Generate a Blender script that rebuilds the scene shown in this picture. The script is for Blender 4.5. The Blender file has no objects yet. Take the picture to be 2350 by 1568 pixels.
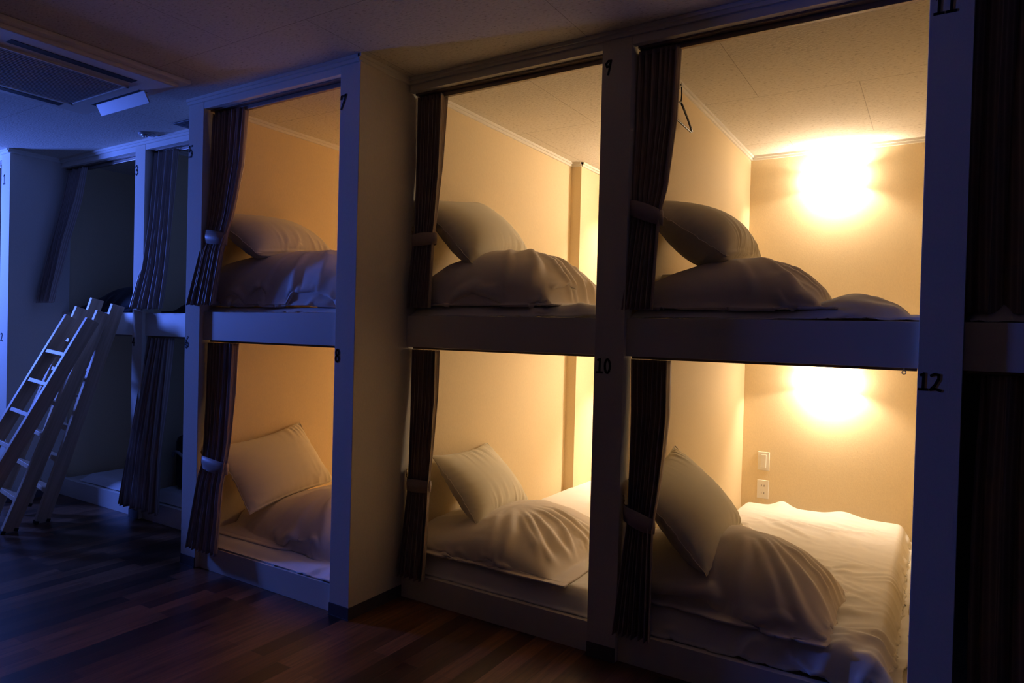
import bpy, bmesh, math, random
import numpy as np
from mathutils import Matrix, Vector

random.seed(4)
SC = bpy.context.scene
COL = SC.collection
PI = math.pi

# ------------------------------------------------------------------ camera
def set_camera():
    y, p, r = [math.radians(v) for v in (31.9856, -0.7304, 1.4844)]
    fwd = Vector((-math.sin(y)*math.cos(p), math.cos(y)*math.cos(p), math.sin(p)))
    right = Vector((math.cos(y), math.sin(y), 0))
    up = right.cross(fwd)
    r2 = math.cos(r)*right + math.sin(r)*up
    u2 = -math.sin(r)*right + math.cos(r)*up
    cam = bpy.data.cameras.new('camera')
    cam.sensor_width = 36
    cam.lens = 1554.8/2350*36
    cam.clip_start = 0.05
    o = bpy.data.objects.new('camera', cam)
    COL.objects.link(o)
    M = Matrix((r2, u2, -fwd)).transposed().to_4x4()
    M.translation = Vector((1.6581, -2.3945, 1.2442))
    o.matrix_world = M
    SC.camera = o
set_camera()

# ------------------------------------------------------------------ world, exposure, big light
W_ = bpy.data.worlds.new('night')
SC.world = W_
W_.use_nodes = True
W_.node_tree.nodes['Background'].inputs[0].default_value = (0.01, 0.012, 0.03, 1)
W_.node_tree.nodes['Background'].inputs[1].default_value = 0.3
SC.view_settings.view_transform = 'Standard'
SC.view_settings.look = 'None'
SC.view_settings.exposure = 0.0
SC.view_settings.gamma = 1.0
SC.view_settings.use_curve_mapping = False
SC.cycles.use_denoising = True
SC.cycles.max_bounces = 10
SC.cycles.diffuse_bounces = 6
SC.cycles.sample_clamp_indirect = 3.0

def area(name, loc, rot, sx, sy, power, color):
    l = bpy.data.lights.new(name, 'AREA')
    l.shape = 'RECTANGLE'; l.size = sx; l.size_y = sy
    l.energy = power; l.color = color
    l.spread = math.radians(118)
    o = bpy.data.objects.new(name, l)
    o.location = loc; o.rotation_euler = rot
    COL.objects.link(o)
    return o
# blue dusk glow entering by the window in the far left end wall
WIN = dict(x=-5.60, y0=-1.60, y1=-1.10, z0=1.62, z1=2.30)
area('window_glow', (-5.64, -1.35, 1.88), (0, -PI/2, math.radians(42)), 0.50, .34, 98, (0.085, 0.185, 1.0))
LAMP_COLOR = (1.0, 0.79, 0.57)
LAMP_SHADE = 32.0
LAMP_BULB = 820.0

# ------------------------------------------------------------------ materials
def mat(name, color, rough=0.6, metal=0.0, spec=0.4, sheen=0.0, emit=None, estr=0.0):
    m = bpy.data.materials.new(name)
    m.use_nodes = True
    b = m.node_tree.nodes['Principled BSDF']
    b.inputs['Base Color'].default_value = (*color, 1)
    b.inputs['Roughness'].default_value = rough
    b.inputs['Metallic'].default_value = metal
    b.inputs['Specular IOR Level'].default_value = spec
    if sheen:
        b.inputs['Sheen Weight'].default_value = sheen
        b.inputs['Sheen Roughness'].default_value = 0.4
    if emit:
        b.inputs['Emission Color'].default_value = (*emit, 1)
        b.inputs['Emission Strength'].default_value = estr
    return m

def nodes(m):
    nt = m.node_tree
    return nt, nt.nodes, nt.links, nt.nodes['Principled BSDF']

def coords(m, scale=(1, 1, 1), rot=(0, 0, 0), kind='Object'):
    nt, N, L, b = nodes(m)
    tc = N.new('ShaderNodeTexCoord'); mp = N.new('ShaderNodeMapping')
    mp.inputs['Scale'].default_value = scale
    mp.inputs['Rotation'].default_value = rot
    L.new(tc.outputs[kind], mp.inputs[0])
    return mp.outputs[0]

def world_coords(m, scale=(1, 1, 1), rot=(0, 0, 0)):
    nt, N, L, b = nodes(m)
    g = N.new('ShaderNodeNewGeometry'); mp = N.new('ShaderNodeMapping')
    mp.inputs['Scale'].default_value = scale
    mp.inputs['Rotation'].default_value = rot
    L.new(g.outputs['Position'], mp.inputs[0])
    return mp.outputs[0]

def noise(m, vec, scale, detail=3, rough=0.5):
    nt, N, L, b = nodes(m)
    n = N.new('ShaderNodeTexNoise')
    n.inputs['Scale'].default_value = scale; n.inputs['Detail'].default_value = detail
    n.inputs['Roughness'].default_value = rough
    L.new(vec, n.inputs['Vector'])
    return n.outputs['Fac']

def ramp(m, fac, stops):
    nt, N, L, b = nodes(m)
    r = N.new('ShaderNodeValToRGB')
    L.new(fac, r.inputs[0])
    e = r.color_ramp.elements
    while len(e) < len(stops): e.new(0.5)
    for k, (p, c) in enumerate(stops):
        e[k].position = p
        e[k].color = (*c, 1) if len(c) == 3 else c
    return r.outputs[0]

def bump(m, h, strength, dist, prev=None):
    nt, N, L, b = nodes(m)
    n = N.new('ShaderNodeBump')
    n.inputs['Strength'].default_value = strength
    n.inputs['Distance'].default_value = dist
    L.new(h, n.inputs['Height'])
    if prev: L.new(prev, n.inputs['Normal'])
    L.new(n.outputs[0], b.inputs['Normal'])
    return n.outputs[0]

def mul(m, a, b_, fac=1.0):
    nt, N, L, b = nodes(m)
    x = N.new('ShaderNodeMix'); x.data_type = 'RGBA'; x.blend_type = 'MULTIPLY'
    x.inputs[0].default_value = fac
    L.new(a, x.inputs[6]); L.new(b_, x.inputs[7])
    return x.outputs[2]

def m_wallpaper(name, col):
    m = mat(name, col, 0.75, spec=0.25)
    nt, N, L, b = nodes(m)
    v = world_coords(m)
    f = noise(m, world_coords(m, (220, 220, 90)), 1.0, 3, 0.6)
    c = ramp(m, f, [(0.2, tuple(x*0.93 for x in col)), (0.8, tuple(min(1, x*1.03) for x in col))])
    L.new(c, b.inputs['Base Color'])
    bump(m, f, 0.35, 0.0015)
    return m

def m_ceiling():
    col = (0.74, 0.70, 0.62)
    m = mat('rockwool_ceiling_tile', col, 0.9, spec=0.1)
    nt, N, L, b = nodes(m)
    # short dark fissures
    f = noise(m, world_coords(m, (55, 120, 50)), 1.0, 4, 0.65)
    g = noise(m, world_coords(m, (9, 14, 9)), 1.0, 2, 0.5)
    fis = ramp(m, f, [(0.30, (0.55, 0.52, 0.47)), (0.43, (0.93, 0.92, 0.9)), (0.60, (1, 1, 1))])
    br = N.new('ShaderNodeTexBrick')
    mp = world_coords(m)
    mm = mp.node
    mm.inputs['Location'].default_value = (-(-1.24-0.43), -(-0.653), 0)
    L.new(mp, br.inputs['Vector'])
    br.inputs['Color1'].default_value = (1, 1, 1, 1); br.inputs['Color2'].default_value = (1, 1, 1, 1)
    br.inputs['Mortar'].default_value = (0.62, 0.6, 0.57, 1)
    br.inputs['Scale'].default_value = 1.0
    br.inputs['Mortar Size'].default_value = 0.0018
    br.inputs['Mortar Smooth'].default_value = 0.3
    br.inputs['Brick Width'].default_value = 0.86
    br.inputs['Row Height'].default_value = 0.81
    br.offset = 0.5
    base = N.new('ShaderNodeRGB'); base.outputs[0].default_value = (*col, 1)
    c = mul(m, base.outputs[0], fis)
    c = mul(m, c, br.outputs[0])
    L.new(c, b.inputs['Base Color'])
    bump(m, f, 0.5, 0.004)
    return m

def m_floor():
    m = mat('dark_wood_floor', (0.1, 0.05, 0.03), 0.33, spec=0.45)
    nt, N, L, b = nodes(m)
    br = N.new('ShaderNodeTexBrick')
    v = world_coords(m, (1, 1, 1), (0, 0, PI/2))
    L.new(v, br.inputs['Vector'])
    br.inputs['Color1'].default_value = (0.0, 0.0, 0.0, 1); br.inputs['Color2'].default_value = (1, 1, 1, 1)
    br.inputs['Mortar'].default_value = (0.3, 0.3, 0.3, 1)
    br.inputs['Scale'].default_value = 1.0
    br.inputs['Mortar Size'].default_value = 0.0012
    br.inputs['Brick Width'].default_value = 0.72
    br.inputs['Row Height'].default_value = 0.076
    br.offset = 0.37
    tone = ramp(m, br.outputs[0], [(0.0, (0.045, 0.018, 0.008)), (0.45, (0.15, 0.062, 0.028)), (1.0, (0.27, 0.12, 0.055))])
    gr = noise(m, world_coords(m, (60, 3.5, 1)), 1.0, 5, 0.65)
    g2 = ramp(m, gr, [(0.3, (0.35, 0.33, 0.32)), (0.62, (1, 1, 1))])
    c = mul(m, tone, g2)
    L.new(c, b.inputs['Base Color'])
    mort = ramp(m, br.outputs['Fac'], [(0.0, (1, 1, 1)), (1.0, (0, 0, 0))])
    n1 = bump(m, mort, 0.6, 0.0015)
    bump(m, gr, 0.12, 0.001, n1)
    rr = ramp(m, gr, [(0.2, (0.27,)*3), (0.8, (0.42,)*3)])
    L.new(rr, b.inputs['Roughness'])
    return m

def m_cloth(name, col, bscale=900, bstr=0.25, rough=0.85, sheen=0.15):
    m = mat(name, col, rough, spec=0.2, sheen=sheen)
    nt, N, L, b = nodes(m)
    f = noise(m, coords(m, (1, 1, 1)), bscale, 2, 0.5)
    g = noise(m, coords(m, (1, 1, 1)), 6.0, 3, 0.5)
    c = ramp(m, g, [(0.2, tuple(x*0.94 for x in col)), (0.8, col)])
    L.new(c, b.inputs['Base Color'])
    bump(m, f, bstr, 0.0006)
    return m

def m_curtain():
    col = (0.20, 0.155, 0.135)
    m = mat('satin_curtain', col, 0.42, spec=0.5, sheen=0.3)
    nt, N, L, b = nodes(m)
    w = N.new('ShaderNodeTexWave'); w.wave_type = 'BANDS'; w.bands_direction = 'X'
    w.inputs['Scale'].default_value = 26.0; w.inputs['Distortion'].default_value = 0.4
    tc = N.new('ShaderNodeTexCoord')
    L.new(tc.outputs['UV'], w.inputs['Vector'])
    c = ramp(m, w.outputs['Fac'], [(0.0, (0.34, 0.265, 0.235)), (0.8, (0.44, 0.35, 0.31)), (1.0, (0.60, 0.50, 0.45))])  # fine fabric lines; the lightest bands put satin sheen into the colour
    L.new(c, b.inputs['Base Color'])
    f = noise(m, coords(m, (400, 400, 30), kind='Object'), 1.0, 2, 0.5)
    bump(m, f, 0.15, 0.0006)
    tr = N.new('ShaderNodeBsdfTranslucent'); tr.inputs[0].default_value = (0.55, 0.40, 0.30, 1)
    mx = N.new('ShaderNodeMixShader'); mx.inputs[0].default_value = 0.13
    out = [n for n in N if n.type == 'OUTPUT_MATERIAL'][0]
    L.new(b.outputs[0], mx.inputs[1]); L.new(tr.outputs[0], mx.inputs[2]); L.new(mx.outputs[0], out.inputs[0])
    return m

def m_pine():
    m = mat('pine_wood', (0.66, 0.47, 0.29), 0.5, spec=0.35)
    nt, N, L, b = nodes(m)
    f = noise(m, coords(m, (40, 40, 2.2)), 1.0, 4, 0.6)
    c = ramp(m, f, [(0.25, (0.50, 0.35, 0.22)), (0.7, (0.74, 0.57, 0.40))])
    L.new(c, b.inputs['Base Color'])
    bump(m, f, 0.1, 0.001)
    return m

M = {}
M['wall'] = m_wallpaper('cream_wallpaper', (0.81, 0.67, 0.44))
M['far_wall'] = m_wallpaper('brown_wallpaper', (0.30, 0.22, 0.13))
M['post'] = m_wallpaper('cream_post_wallpaper', (0.78, 0.73, 0.64))
M['ceiling'] = m_ceiling()
M['floor'] = m_floor()
M['trim'] = mat('white_moulding', (0.80, 0.77, 0.70), 0.45)
M['beam'] = mat('white_laminate_board', (0.78, 0.75, 0.68), 0.5)
M['base'] = mat('dark_grey_vinyl_skirting', (0.10, 0.09, 0.10), 0.35, spec=0.5)
M['ink'] = mat('black_marker_ink', (0.008, 0.008, 0.008), 0.5)
M['sheet'] = m_cloth('white_cotton_sheet', (0.88, 0.87, 0.85))
M['duvet'] = m_cloth('cream_cotton_duvet_cover', (0.82, 0.76, 0.72))
M['pillow'] = m_cloth('pale_yellow_pillowcase', (0.84, 0.80, 0.66))
M['piping'] = m_cloth('pillow_piping', (0.88, 0.82, 0.68))
M['curtain'] = m_curtain()
M['tie'] = m_cloth('satin_tieback', (0.45, 0.36, 0.33), 700, 0.2, 0.45, 0.3)
M['pine'] = m_pine()
M['rubber'] = mat('black_rubber', (0.02, 0.02, 0.022), 0.7)
M['brass'] = mat('brass', (0.75, 0.6, 0.35), 0.25, metal=1.0)
M['steel'] = mat('brushed_steel', (0.6, 0.6, 0.6), 0.3, metal=1.0)
M['alu'] = mat('brown_aluminium_rail', (0.25, 0.2, 0.17), 0.4, metal=0.5)
M['white_plastic'] = mat('white_plastic', (0.82, 0.78, 0.70), 0.35)
M['grey_plastic'] = mat('grey_plastic', (0.42, 0.42, 0.43), 0.5)
M['dark_plastic'] = mat('dark_plastic', (0.02, 0.02, 0.025), 0.5)
M['black_plastic'] = mat('black_plastic', (0.012, 0.012, 0.014), 0.35)
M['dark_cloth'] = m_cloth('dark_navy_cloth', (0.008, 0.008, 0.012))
M['black_cloth'] = m_cloth('black_canvas', (0.015, 0.015, 0.018))
M['glass'] = mat('window_glass', (0.6, 0.7, 1.0), 0.05)
M['shade'] = mat('lit_opal_glass', (0.9, 0.85, 0.75), 0.4, emit=(1.0, 0.80, 0.58), estr=LAMP_SHADE)
M['shade_bright'] = mat('brightly_lit_opal_glass', (0.9, 0.85, 0.75), 0.4, emit=(1.0, 0.80, 0.58), estr=LAMP_SHADE*2.5)
M['bulb_bright'] = mat('brightly_lit_bulb', (1, 1, 1), 0.4, emit=LAMP_COLOR, estr=LAMP_BULB*2.5)
M['shade_warm'] = mat('amber_lit_opal_glass', (0.9, 0.85, 0.75), 0.4, emit=(1.0, 0.64, 0.33), estr=LAMP_SHADE*1.35)
M['bulb_warm'] = mat('amber_lit_bulb', (1, 1, 1), 0.4, emit=(1.0, 0.63, 0.32), estr=LAMP_BULB*1.35)
M['bulb'] = mat('lit_bulb', (1, 1, 1), 0.4, emit=LAMP_COLOR, estr=LAMP_BULB)

# ------------------------------------------------------------------ helpers
def tag(o, label=None, cat=None, group=None, kind=None):
    if label: o['label'] = label
    if cat: o['category'] = cat
    if group: o['group'] = group
    if kind: o['kind'] = kind
    return o

def empty(name, loc=(0, 0, 0), label=None, cat=None, group=None):
    o = bpy.data.objects.new(name, None)
    o.empty_display_size = 0.05
    o.location = loc
    COL.objects.link(o)
    return tag(o, label, cat, group)

def obj(name, me, m, parent=None, smooth=False, loc=None):
    """link a mesh (given in world coordinates unless loc says otherwise) as one object"""
    if m is not None and not me.materials: me.materials.append(m)
    if smooth:
        for p in me.polygons: p.use_smooth = True
    o = bpy.data.objects.new(name, me)
    COL.objects.link(o)
    if parent is not None:
        o.parent = parent
        if loc is None:      # world coordinates under a translated empty
            o.matrix_parent_inverse = Matrix.Identity(4)
            pl = parent.matrix_basis.copy()
            q = parent.parent
            while q is not None:
                pl = q.matrix_basis @ pl; q = q.parent
            me.transform(pl.inverted())
    if loc is not None: o.location = loc
    return o

def mesh(name, verts, faces, uvs=None):
    me = bpy.data.meshes.new(name)
    me.from_pydata([tuple(v) for v in verts], [], [tuple(f) for f in faces])
    me.update()
    return me

class MB:
    def __init__(s): s.bm = bmesh.new()
    def box(s, x0, x1, y0, y1, z0, z1, bev=0.0, mtx=None):
        r = bmesh.ops.create_cube(s.bm, size=1.0)
        vs = r['verts']
        bmesh.ops.scale(s.bm, vec=(abs(x1-x0), abs(y1-y0), abs(z1-z0)), verts=vs)
        bmesh.ops.translate(s.bm, vec=((x0+x1)/2, (y0+y1)/2, (z0+z1)/2), verts=vs)
        if bev > 0:
            es = list({e for v in vs for e in v.link_edges})
            rr = bmesh.ops.bevel(s.bm, geom=es, offset=bev, segments=2, affect='EDGES', profile=0.5)
            vs = list({v for f in rr['faces'] for v in f.verts} | {v for v in vs if v.is_valid})
        if mtx is not None: bmesh.ops.transform(s.bm, matrix=mtx, verts=vs)
        return s
    def cyl(s, p0, p1, r0, r1=None, n=16, caps=True):
        p0 = Vector(p0); p1 = Vector(p1); d = p1-p0
        if r1 is None: r1 = r0
        rr = bmesh.ops.create_cone(s.bm, cap_ends=caps, segments=n, radius1=r0, radius2=r1, depth=d.length)
        q = Vector((0, 0, 1)).rotation_difference(d.normalized())
        bmesh.ops.transform(s.bm, matrix=Matrix.Translation((p0+p1)/2) @ q.to_matrix().to_4x4(), verts=rr['verts'])
        return s
    def tube(s, pts, r, n=8, closed=False, radii=None):
        pts = [Vector(p) for p in pts]
        k = len(pts); rings = []
        up = Vector((0, 0, 1))
        prev = None
        for i in range(k):
            if closed: t = pts[(i+1) % k]-pts[(i-1) % k]
            else: t = pts[min(i+1, k-1)]-pts[max(i-1, 0)]
            t.normalize()
            if prev is None:
                a = t.orthogonal().normalized()
            else:
                a = (prev - t*prev.dot(t))
                a = a.normalized() if a.length > 1e-6 else t.orthogonal().normalized()
            prev = a
            b = t.cross(a)
            rad = radii[i] if radii else r
            rings.append([s.bm.verts.new(pts[i]+a*rad*math.cos(2*PI*j/n)+b*rad*math.sin(2*PI*j/n)) for j in range(n)])
        m = k if closed else k-1
        for i in range(m):
            A = rings[i]; B = rings[(i+1) % k]
            for j in range(n):
                s.bm.faces.new((A[j], A[(j+1) % n], B[(j+1) % n], B[j]))
        if not closed:
            s.bm.faces.new(rings[0][::-1]); s.bm.faces.new(rings[-1])
        return s
    def sphere(s, c, r, seg=16, sc=(1, 1, 1)):
        rr = bmesh.ops.create_uvsphere(s.bm, u_segments=seg, v_segments=seg//2, radius=r)
        bmesh.ops.scale(s.bm, vec=sc, verts=rr['verts'])
        bmesh.ops.translate(s.bm, vec=c, verts=rr['verts'])
        return s
    def build(s, name, m, parent=None, smooth=False, loc=None):
        me = bpy.data.meshes.new(name)
        bmesh.ops.recalc_face_normals(s.bm, faces=s.bm.faces)
        s.bm.to_mesh(me); s.bm.free()
        return obj(name, me, m, parent, smooth, loc)

def struct(name, mb, m):
    o = mb.build(name, M[m]); o['kind'] = 'structure'
    return o

# ------------------------------------------------------------------ the measured building
H = 2.40
YA = -0.313                      # front plane of the two projecting bays
Z1, Z2, Z3, Z4 = 0.119, 1.167, 1.311, 2.340
D = 2.047
RC = 0.021
# posts: left x, right x, front y
POSTS = dict(P0=(-4.87, -4.75, YA), P1=(-3.80, -3.672, YA), P2=(-2.711, -2.598, 0.0), P3=(-1.643, -1.519, YA),
             P4=(-0.546, -0.429, YA), P5=(0.540, 0.661, 0.0), P6=(1.615, 1.729, 0.0), P7=(2.69, 2.81, 0.0))
XL, XR, YF = -5.60, 5.0, -6.0

struct('floor', MB().box(XL-0.1, XR+0.1, YF-0.1, D+0.15, -0.1, 0), 'floor')
struct('ceiling', MB().box(XL-0.1, XR+0.1, YF-0.1, D+0.15, H, H+0.1), 'ceiling')
struct('wall_back', MB().box(XL-0.1, XR+0.1, D, D+0.15, 0, H), 'wall')
struct('wall_front', MB().box(XL-0.1, XR+0.1, YF-0.1, YF, 0, H), 'far_wall')
struct('wall_right', MB().box(XR, XR+0.1, YF, D, 0, H), 'far_wall')
w = MB()
w.box(XL-0.1, XL, YF, WIN['y0'], 0, H).box(XL-0.1, XL, WIN['y1'], D, 0, H)
w.box(XL-0.1, XL, WIN['y0'], WIN['y1'], 0, WIN['z0']).box(XL-0.1, XL, WIN['y0'], WIN['y1'], WIN['z1'], H)
struct('wall_left', w, 'far_wall')
w = MB()
for a, b_ in ((WIN['y0'], WIN['y0']+.04), (WIN['y1']-.04, WIN['y1'])): w.box(XL-0.07, XL+0.01, a, b_, WIN['z0'], WIN['z1'])
for a, b_ in ((WIN['z0'], WIN['z0']+.04), (WIN['z1']-.04, WIN['z1'])): w.box(XL-0.07, XL+0.01, WIN['y0'], WIN['y1'], a, b_)

struct('window_1', w, 'white_plastic')

# partitions between the bays (x0, x1, front y)
PART = [(-4.87, -4.80, YA+.1), (-3.80, -3.72, YA+.1), (-2.711, -2.645, .06), (-1.66, -1.593, YA+.1), (-.53, -.457, YA+.1),
        (.575, .636, .06), (1.66, 1.72, .06), (2.75, 2.81, .06)]
for a, b_, y in PART:
    struct('wall_partition', MB().box(a, b_, y, D, 0, H), 'wall')
struct('wall_column', MB().box(-.457, -.385, 1.70, D, 0, H), 'wall')

def moulding(pts_y, x0, x1, n, along='x'):
    pass
# crown mouldings: inner, along left partition and back wall of the upper berths, and outside along the fronts
def crown_x(n, x0, x1, y, sgn, drop=0.028, out=0.018):
    mb = MB()
    mb.box(x0, x1, min(y, y+sgn*out*0.55), max(y, y+sgn*out*0.55), H-drop, H)
    mb.box(x0, x1, min(y, y+sgn*out), max(y, y+sgn*out), H-drop*0.5, H)
    struct('trim_%d' % n, mb, 'trim')
def crown_y(n, y0, y1, x, sgn, drop=0.028, out=0.018):
    mb = MB()
    mb.box(min(x, x+sgn*out*0.55), max(x, x+sgn*out*0.55), y0, y1, H-drop, H)
    mb.box(min(x, x+sgn*out), max(x, x+sgn*out), y0, y1, H-drop*0.5, H)
    struct('trim_%d' % n, mb, 'trim')
k = 1
for x0, x1, y in ((-4.87, -3.672, YA), (-3.672, -1.643, 0), (-1.643, -.429, YA), (-.429, 2.81, 0)):
    crown_x(k, x0, x1, y, -1); k += 1
for x, y0, y1 in ((-3.672, YA, 0), (-.429, YA, 0)):
    crown_y(k, y0-.018, y1, x, 1); k += 1
for x, y0, y1 in ((-2.645, .07, D), (-1.593, YA+.1, D), (-.457, .07, 1.70), (.636, .07, D)):
    crown_y(k, y0, y1, x, 1); k += 1
crown_x(k, .636, 1.66, D, -1); k += 1
crown_x(k, -.385, .575, D, -1); k += 1
crown_x(k, -1.593, -.53, D, -1); k += 1
crown_y(k, 1.70, D, -.385, 1); k += 1
crown_x(k, -.457, -.385, 1.70, -1); k += 1

# skirting on each post
SK = [('P1', 1), ('P2', 0), ('P3', 0), ('P4', 1), ('P5', 0), ('P6', 0)]
for n, (pk, side) in enumerate(SK):
    a, b_, y = POSTS[pk]
    mb = MB().box(a+.001, b_+(.004 if side else -.001), y-.004, y, 0, .054, .001)
    mb.box(a+.001, b_+(.006 if side else -.001), y-.007, y, 0, .004)
    if side: mb.box(b_, b_+.004, y, RC, 0, .054, .001)
    struct('baseboard_post_%d' % (n+1), mb, 'base')

# ------------------------------------------------------------------ hand-painted numbers
DIG = {
 '0': [[(.5+.36*math.cos(t), .5+.5*math.sin(t)) for t in [i*2*PI/16 for i in range(17)]]],
 '1': [[(.25, .92), (.55, 1.0), (.5, 0)], [(.1, .02), (.9, .02)]],
 '2': [[(.1, .9), (.45, 1), (.85, .95), (.85, .7), (.5, .3), (.1, .03), (.5, .08), (1.05, -.02)]],
 '3': [[(.1, .9), (.5, 1), (.85, .8), (.7, .56), (.35, .52), (.8, .42), (.88, .15), (.5, 0), (.1, .1)]],
 '4': [[(.75, 0), (.7, 1), (.1, .35), (.95, .35)]],
 '5': [[(.9, 1), (.25, .97), (.2, .55), (.6, .62), (.88, .35), (.7, .05), (.1, .05)]],
 '6': [[(.75, 1), (.3, .7), (.12, .3), (.4, 0), (.8, .12), (.8, .42), (.45, .5), (.15, .3)]],
 '7': [[(.1, .75), (.15, .93), (.95, 1.0), (.6, .5), (.15, 0)]],
 '8': [[(.5+.3*math.sin(t), .76+.24*math.cos(t)) for t in [i*2*PI/12 for i in range(13)]],
       [(.5+.36*math.sin(t), .26+.26*math.cos(t)) for t in [i*2*PI/12 for i in range(13)]]],
 '9': [[(.9, .98), (.5, 1.0), (.15, .8), (.3, .58), (.65, .6), (.85, .95), (.7, .5), (.5, 0)]],
}
def number(txt, x, y, z, h, parent, label, w=None, gap=1.15):
    """strokes on a post face; x is the left edge, z the foot of the digits"""
    w = w or h*.55
    bm = bmesh.new()
    th = h*.16
    for i, ch in enumerate(txt):
        for st in DIG[ch]:
            P = [Vector((x+i*w*gap+u*w, y, z+v*h)) for u, v in st]
            for a, b_ in zip(P[:-1], P[1:]):
                d = (b_-a)
                if d.length < 1e-6: continue
                d.normalize()
                nrm = Vector((-d.z, 0, d.x))*th/2
                e = d*th*.35
                q = [a-e-nrm, b_+e-nrm, b_+e+nrm, a-e+nrm]
                f0 = [bm.verts.new((v.x, y-.0012, v.z)) for v in q]
                f1 = [bm.verts.new((v.x, y+.0004, v.z)) for v in q]
                bm.faces.new(f0)
                for j in range(4):
                    bm.faces.new((f0[j], f1[j], f1[(j+1) % 4], f0[(j+1) % 4]))
    me = bpy.data.meshes.new('number')
    bm.to_mesh(me); bm.free()
    o = obj('number', me, M['ink'], parent)
    o['label'] = label
    return o

# ------------------------------------------------------------------ bunk bays (each: right post, header, beams, boards, rails)
def bay(left, right, label, deep, nums, lower_ring=False):
    xl = POSTS[left][1]; a, b_, yp = POSTS[right]
    y = YA if deep else 0.0
    yb = D
    t = empty('bunk_bed', ((xl+a)/2, y, 0), label, 'bunk bed', 'two-storey bunk bays built along the wall')
    depth = .09 if right == 'P3' else ((.07-yp) if yp < 0 else .075)
    MB().box(a, b_, yp, yp+depth, 0, H, .0015).build('post', M['post'], t)
    e = .0005
    MB().box(xl+e, a-e, y+.001, y+.03, Z4, H, .001).build('header', M['beam'], t)
    MB().box(xl+e, a-e, y+RC, y+RC+.03, Z2, Z3, .0012).build('upper_beam', M['beam'], t)
    MB().box(xl+e, a-e, y+RC, y+RC+.03, 0, Z1, .0012).build('lower_beam', M['beam'], t)
    MB().box(xl+.012, a-.002, y+RC+.031, yb-.002, Z2+.012, Z3-.012).build('upper_board', M['beam'], t)
    MB().box(xl+.012, a-.002, y+RC+.031, yb-.002, 0.0, Z1-.01).build('lower_board', M['beam'], t)
    for z in (Z4-.028, Z2-.010):
        r = MB().box(xl+.012, a-.002, y+.052, y+.072, z, z+.012 if z < 2 else z+.02, .002)
        if z > 2: r.box(xl+.012, a-.002, y+.03, y+.062, z+.0205, z+.05)
        r.build('curtain_rail', M['alu'], t)
    for (txt, x, z, h) in nums:
        number(txt, x, yp, z, h, t, 'black hand-painted number %s' % txt)
    return t

bay('P0', 'P1', 'far left bunk bay with white side wall standing behind the wooden ladders', True,
    [('1', -3.775, 2.17, .06), ('2', -3.775, 1.10, .05)])
bay('P1', 'P2', 'recessed dark bunk bay that the wooden ladders lean on', False,
    [('3', -2.708, 2.19, .058), ('4', -2.708, 1.10, .05)])
bay('P2', 'P3', 'recessed dark bunk bay numbered 5 and 6 with its curtains hanging untied', True and False,
    [('5', -1.641, 2.105, .058), ('6', -1.641, 1.125, .055)])
bay('P3', 'P4', 'projecting lamp-lit bunk bay numbered 7 and 8 with blue-lit beams', True,
    [('7', -.543, 2.187, .058), ('8', -.543, 1.10, .052)])
bay('P4', 'P5', 'lamp-lit bunk bay numbered 9 and 10 in the middle of the photo', False,
    [('9', .552, 2.243, .052), ('10', .549, 1.10, .052)])
b11 = bay('P5', 'P6', 'lamp-lit bunk bay numbered 11 and 12 with both wall lamps in view', False,
    [('11', 1.625, 2.232, .05), ('12', 1.617, 1.105, .048)])
bay('P6', 'P7', 'unlit bunk bay at the right edge of the photo', False, [])
# screw eye under the upper beam of 12
mb = MB().cyl((1.578, .036, Z2+.002), (1.578, .036, Z2-.009), .0016, n=8)
mb.tube([(1.578+.0055*math.cos(t*PI/8), .036, Z2-.0145+.0055*math.sin(t*PI/8)) for t in range(16)], .0014, 6, closed=True)
mb.build('screw_eye', M['steel'], b11, True)

# ------------------------------------------------------------------ cloth solver (numpy, position based)
def sample(Hm, x0, y0, st, X, Y):
    ny, nx = Hm.shape
    u = np.clip((X-x0)/st, 0, nx-1.001); v = np.clip((Y-y0)/st, 0, ny-1.001)
    i = u.astype(int); j = v.astype(int); fu = u-i; fv = v-j
    return (Hm[j, i]*(1-fu)*(1-fv)+Hm[j, i+1]*fu*(1-fv)+Hm[j+1, i]*(1-fu)*fv+Hm[j+1, i+1]*fu*fv)

def con(P, A, B, rest, k):
    d = P[B]-P[A]
    L = np.sqrt((d*d).sum(-1, keepdims=True))+1e-9
    c = d*(0.5*k*(L-rest)/L)
    P[A] += c; P[B] -= c

def grid_sets():
    S = np.s_
    out = []
    for o in (0, 1):
        out.append(('x', o)); out.append(('y', o))
    return out

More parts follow.
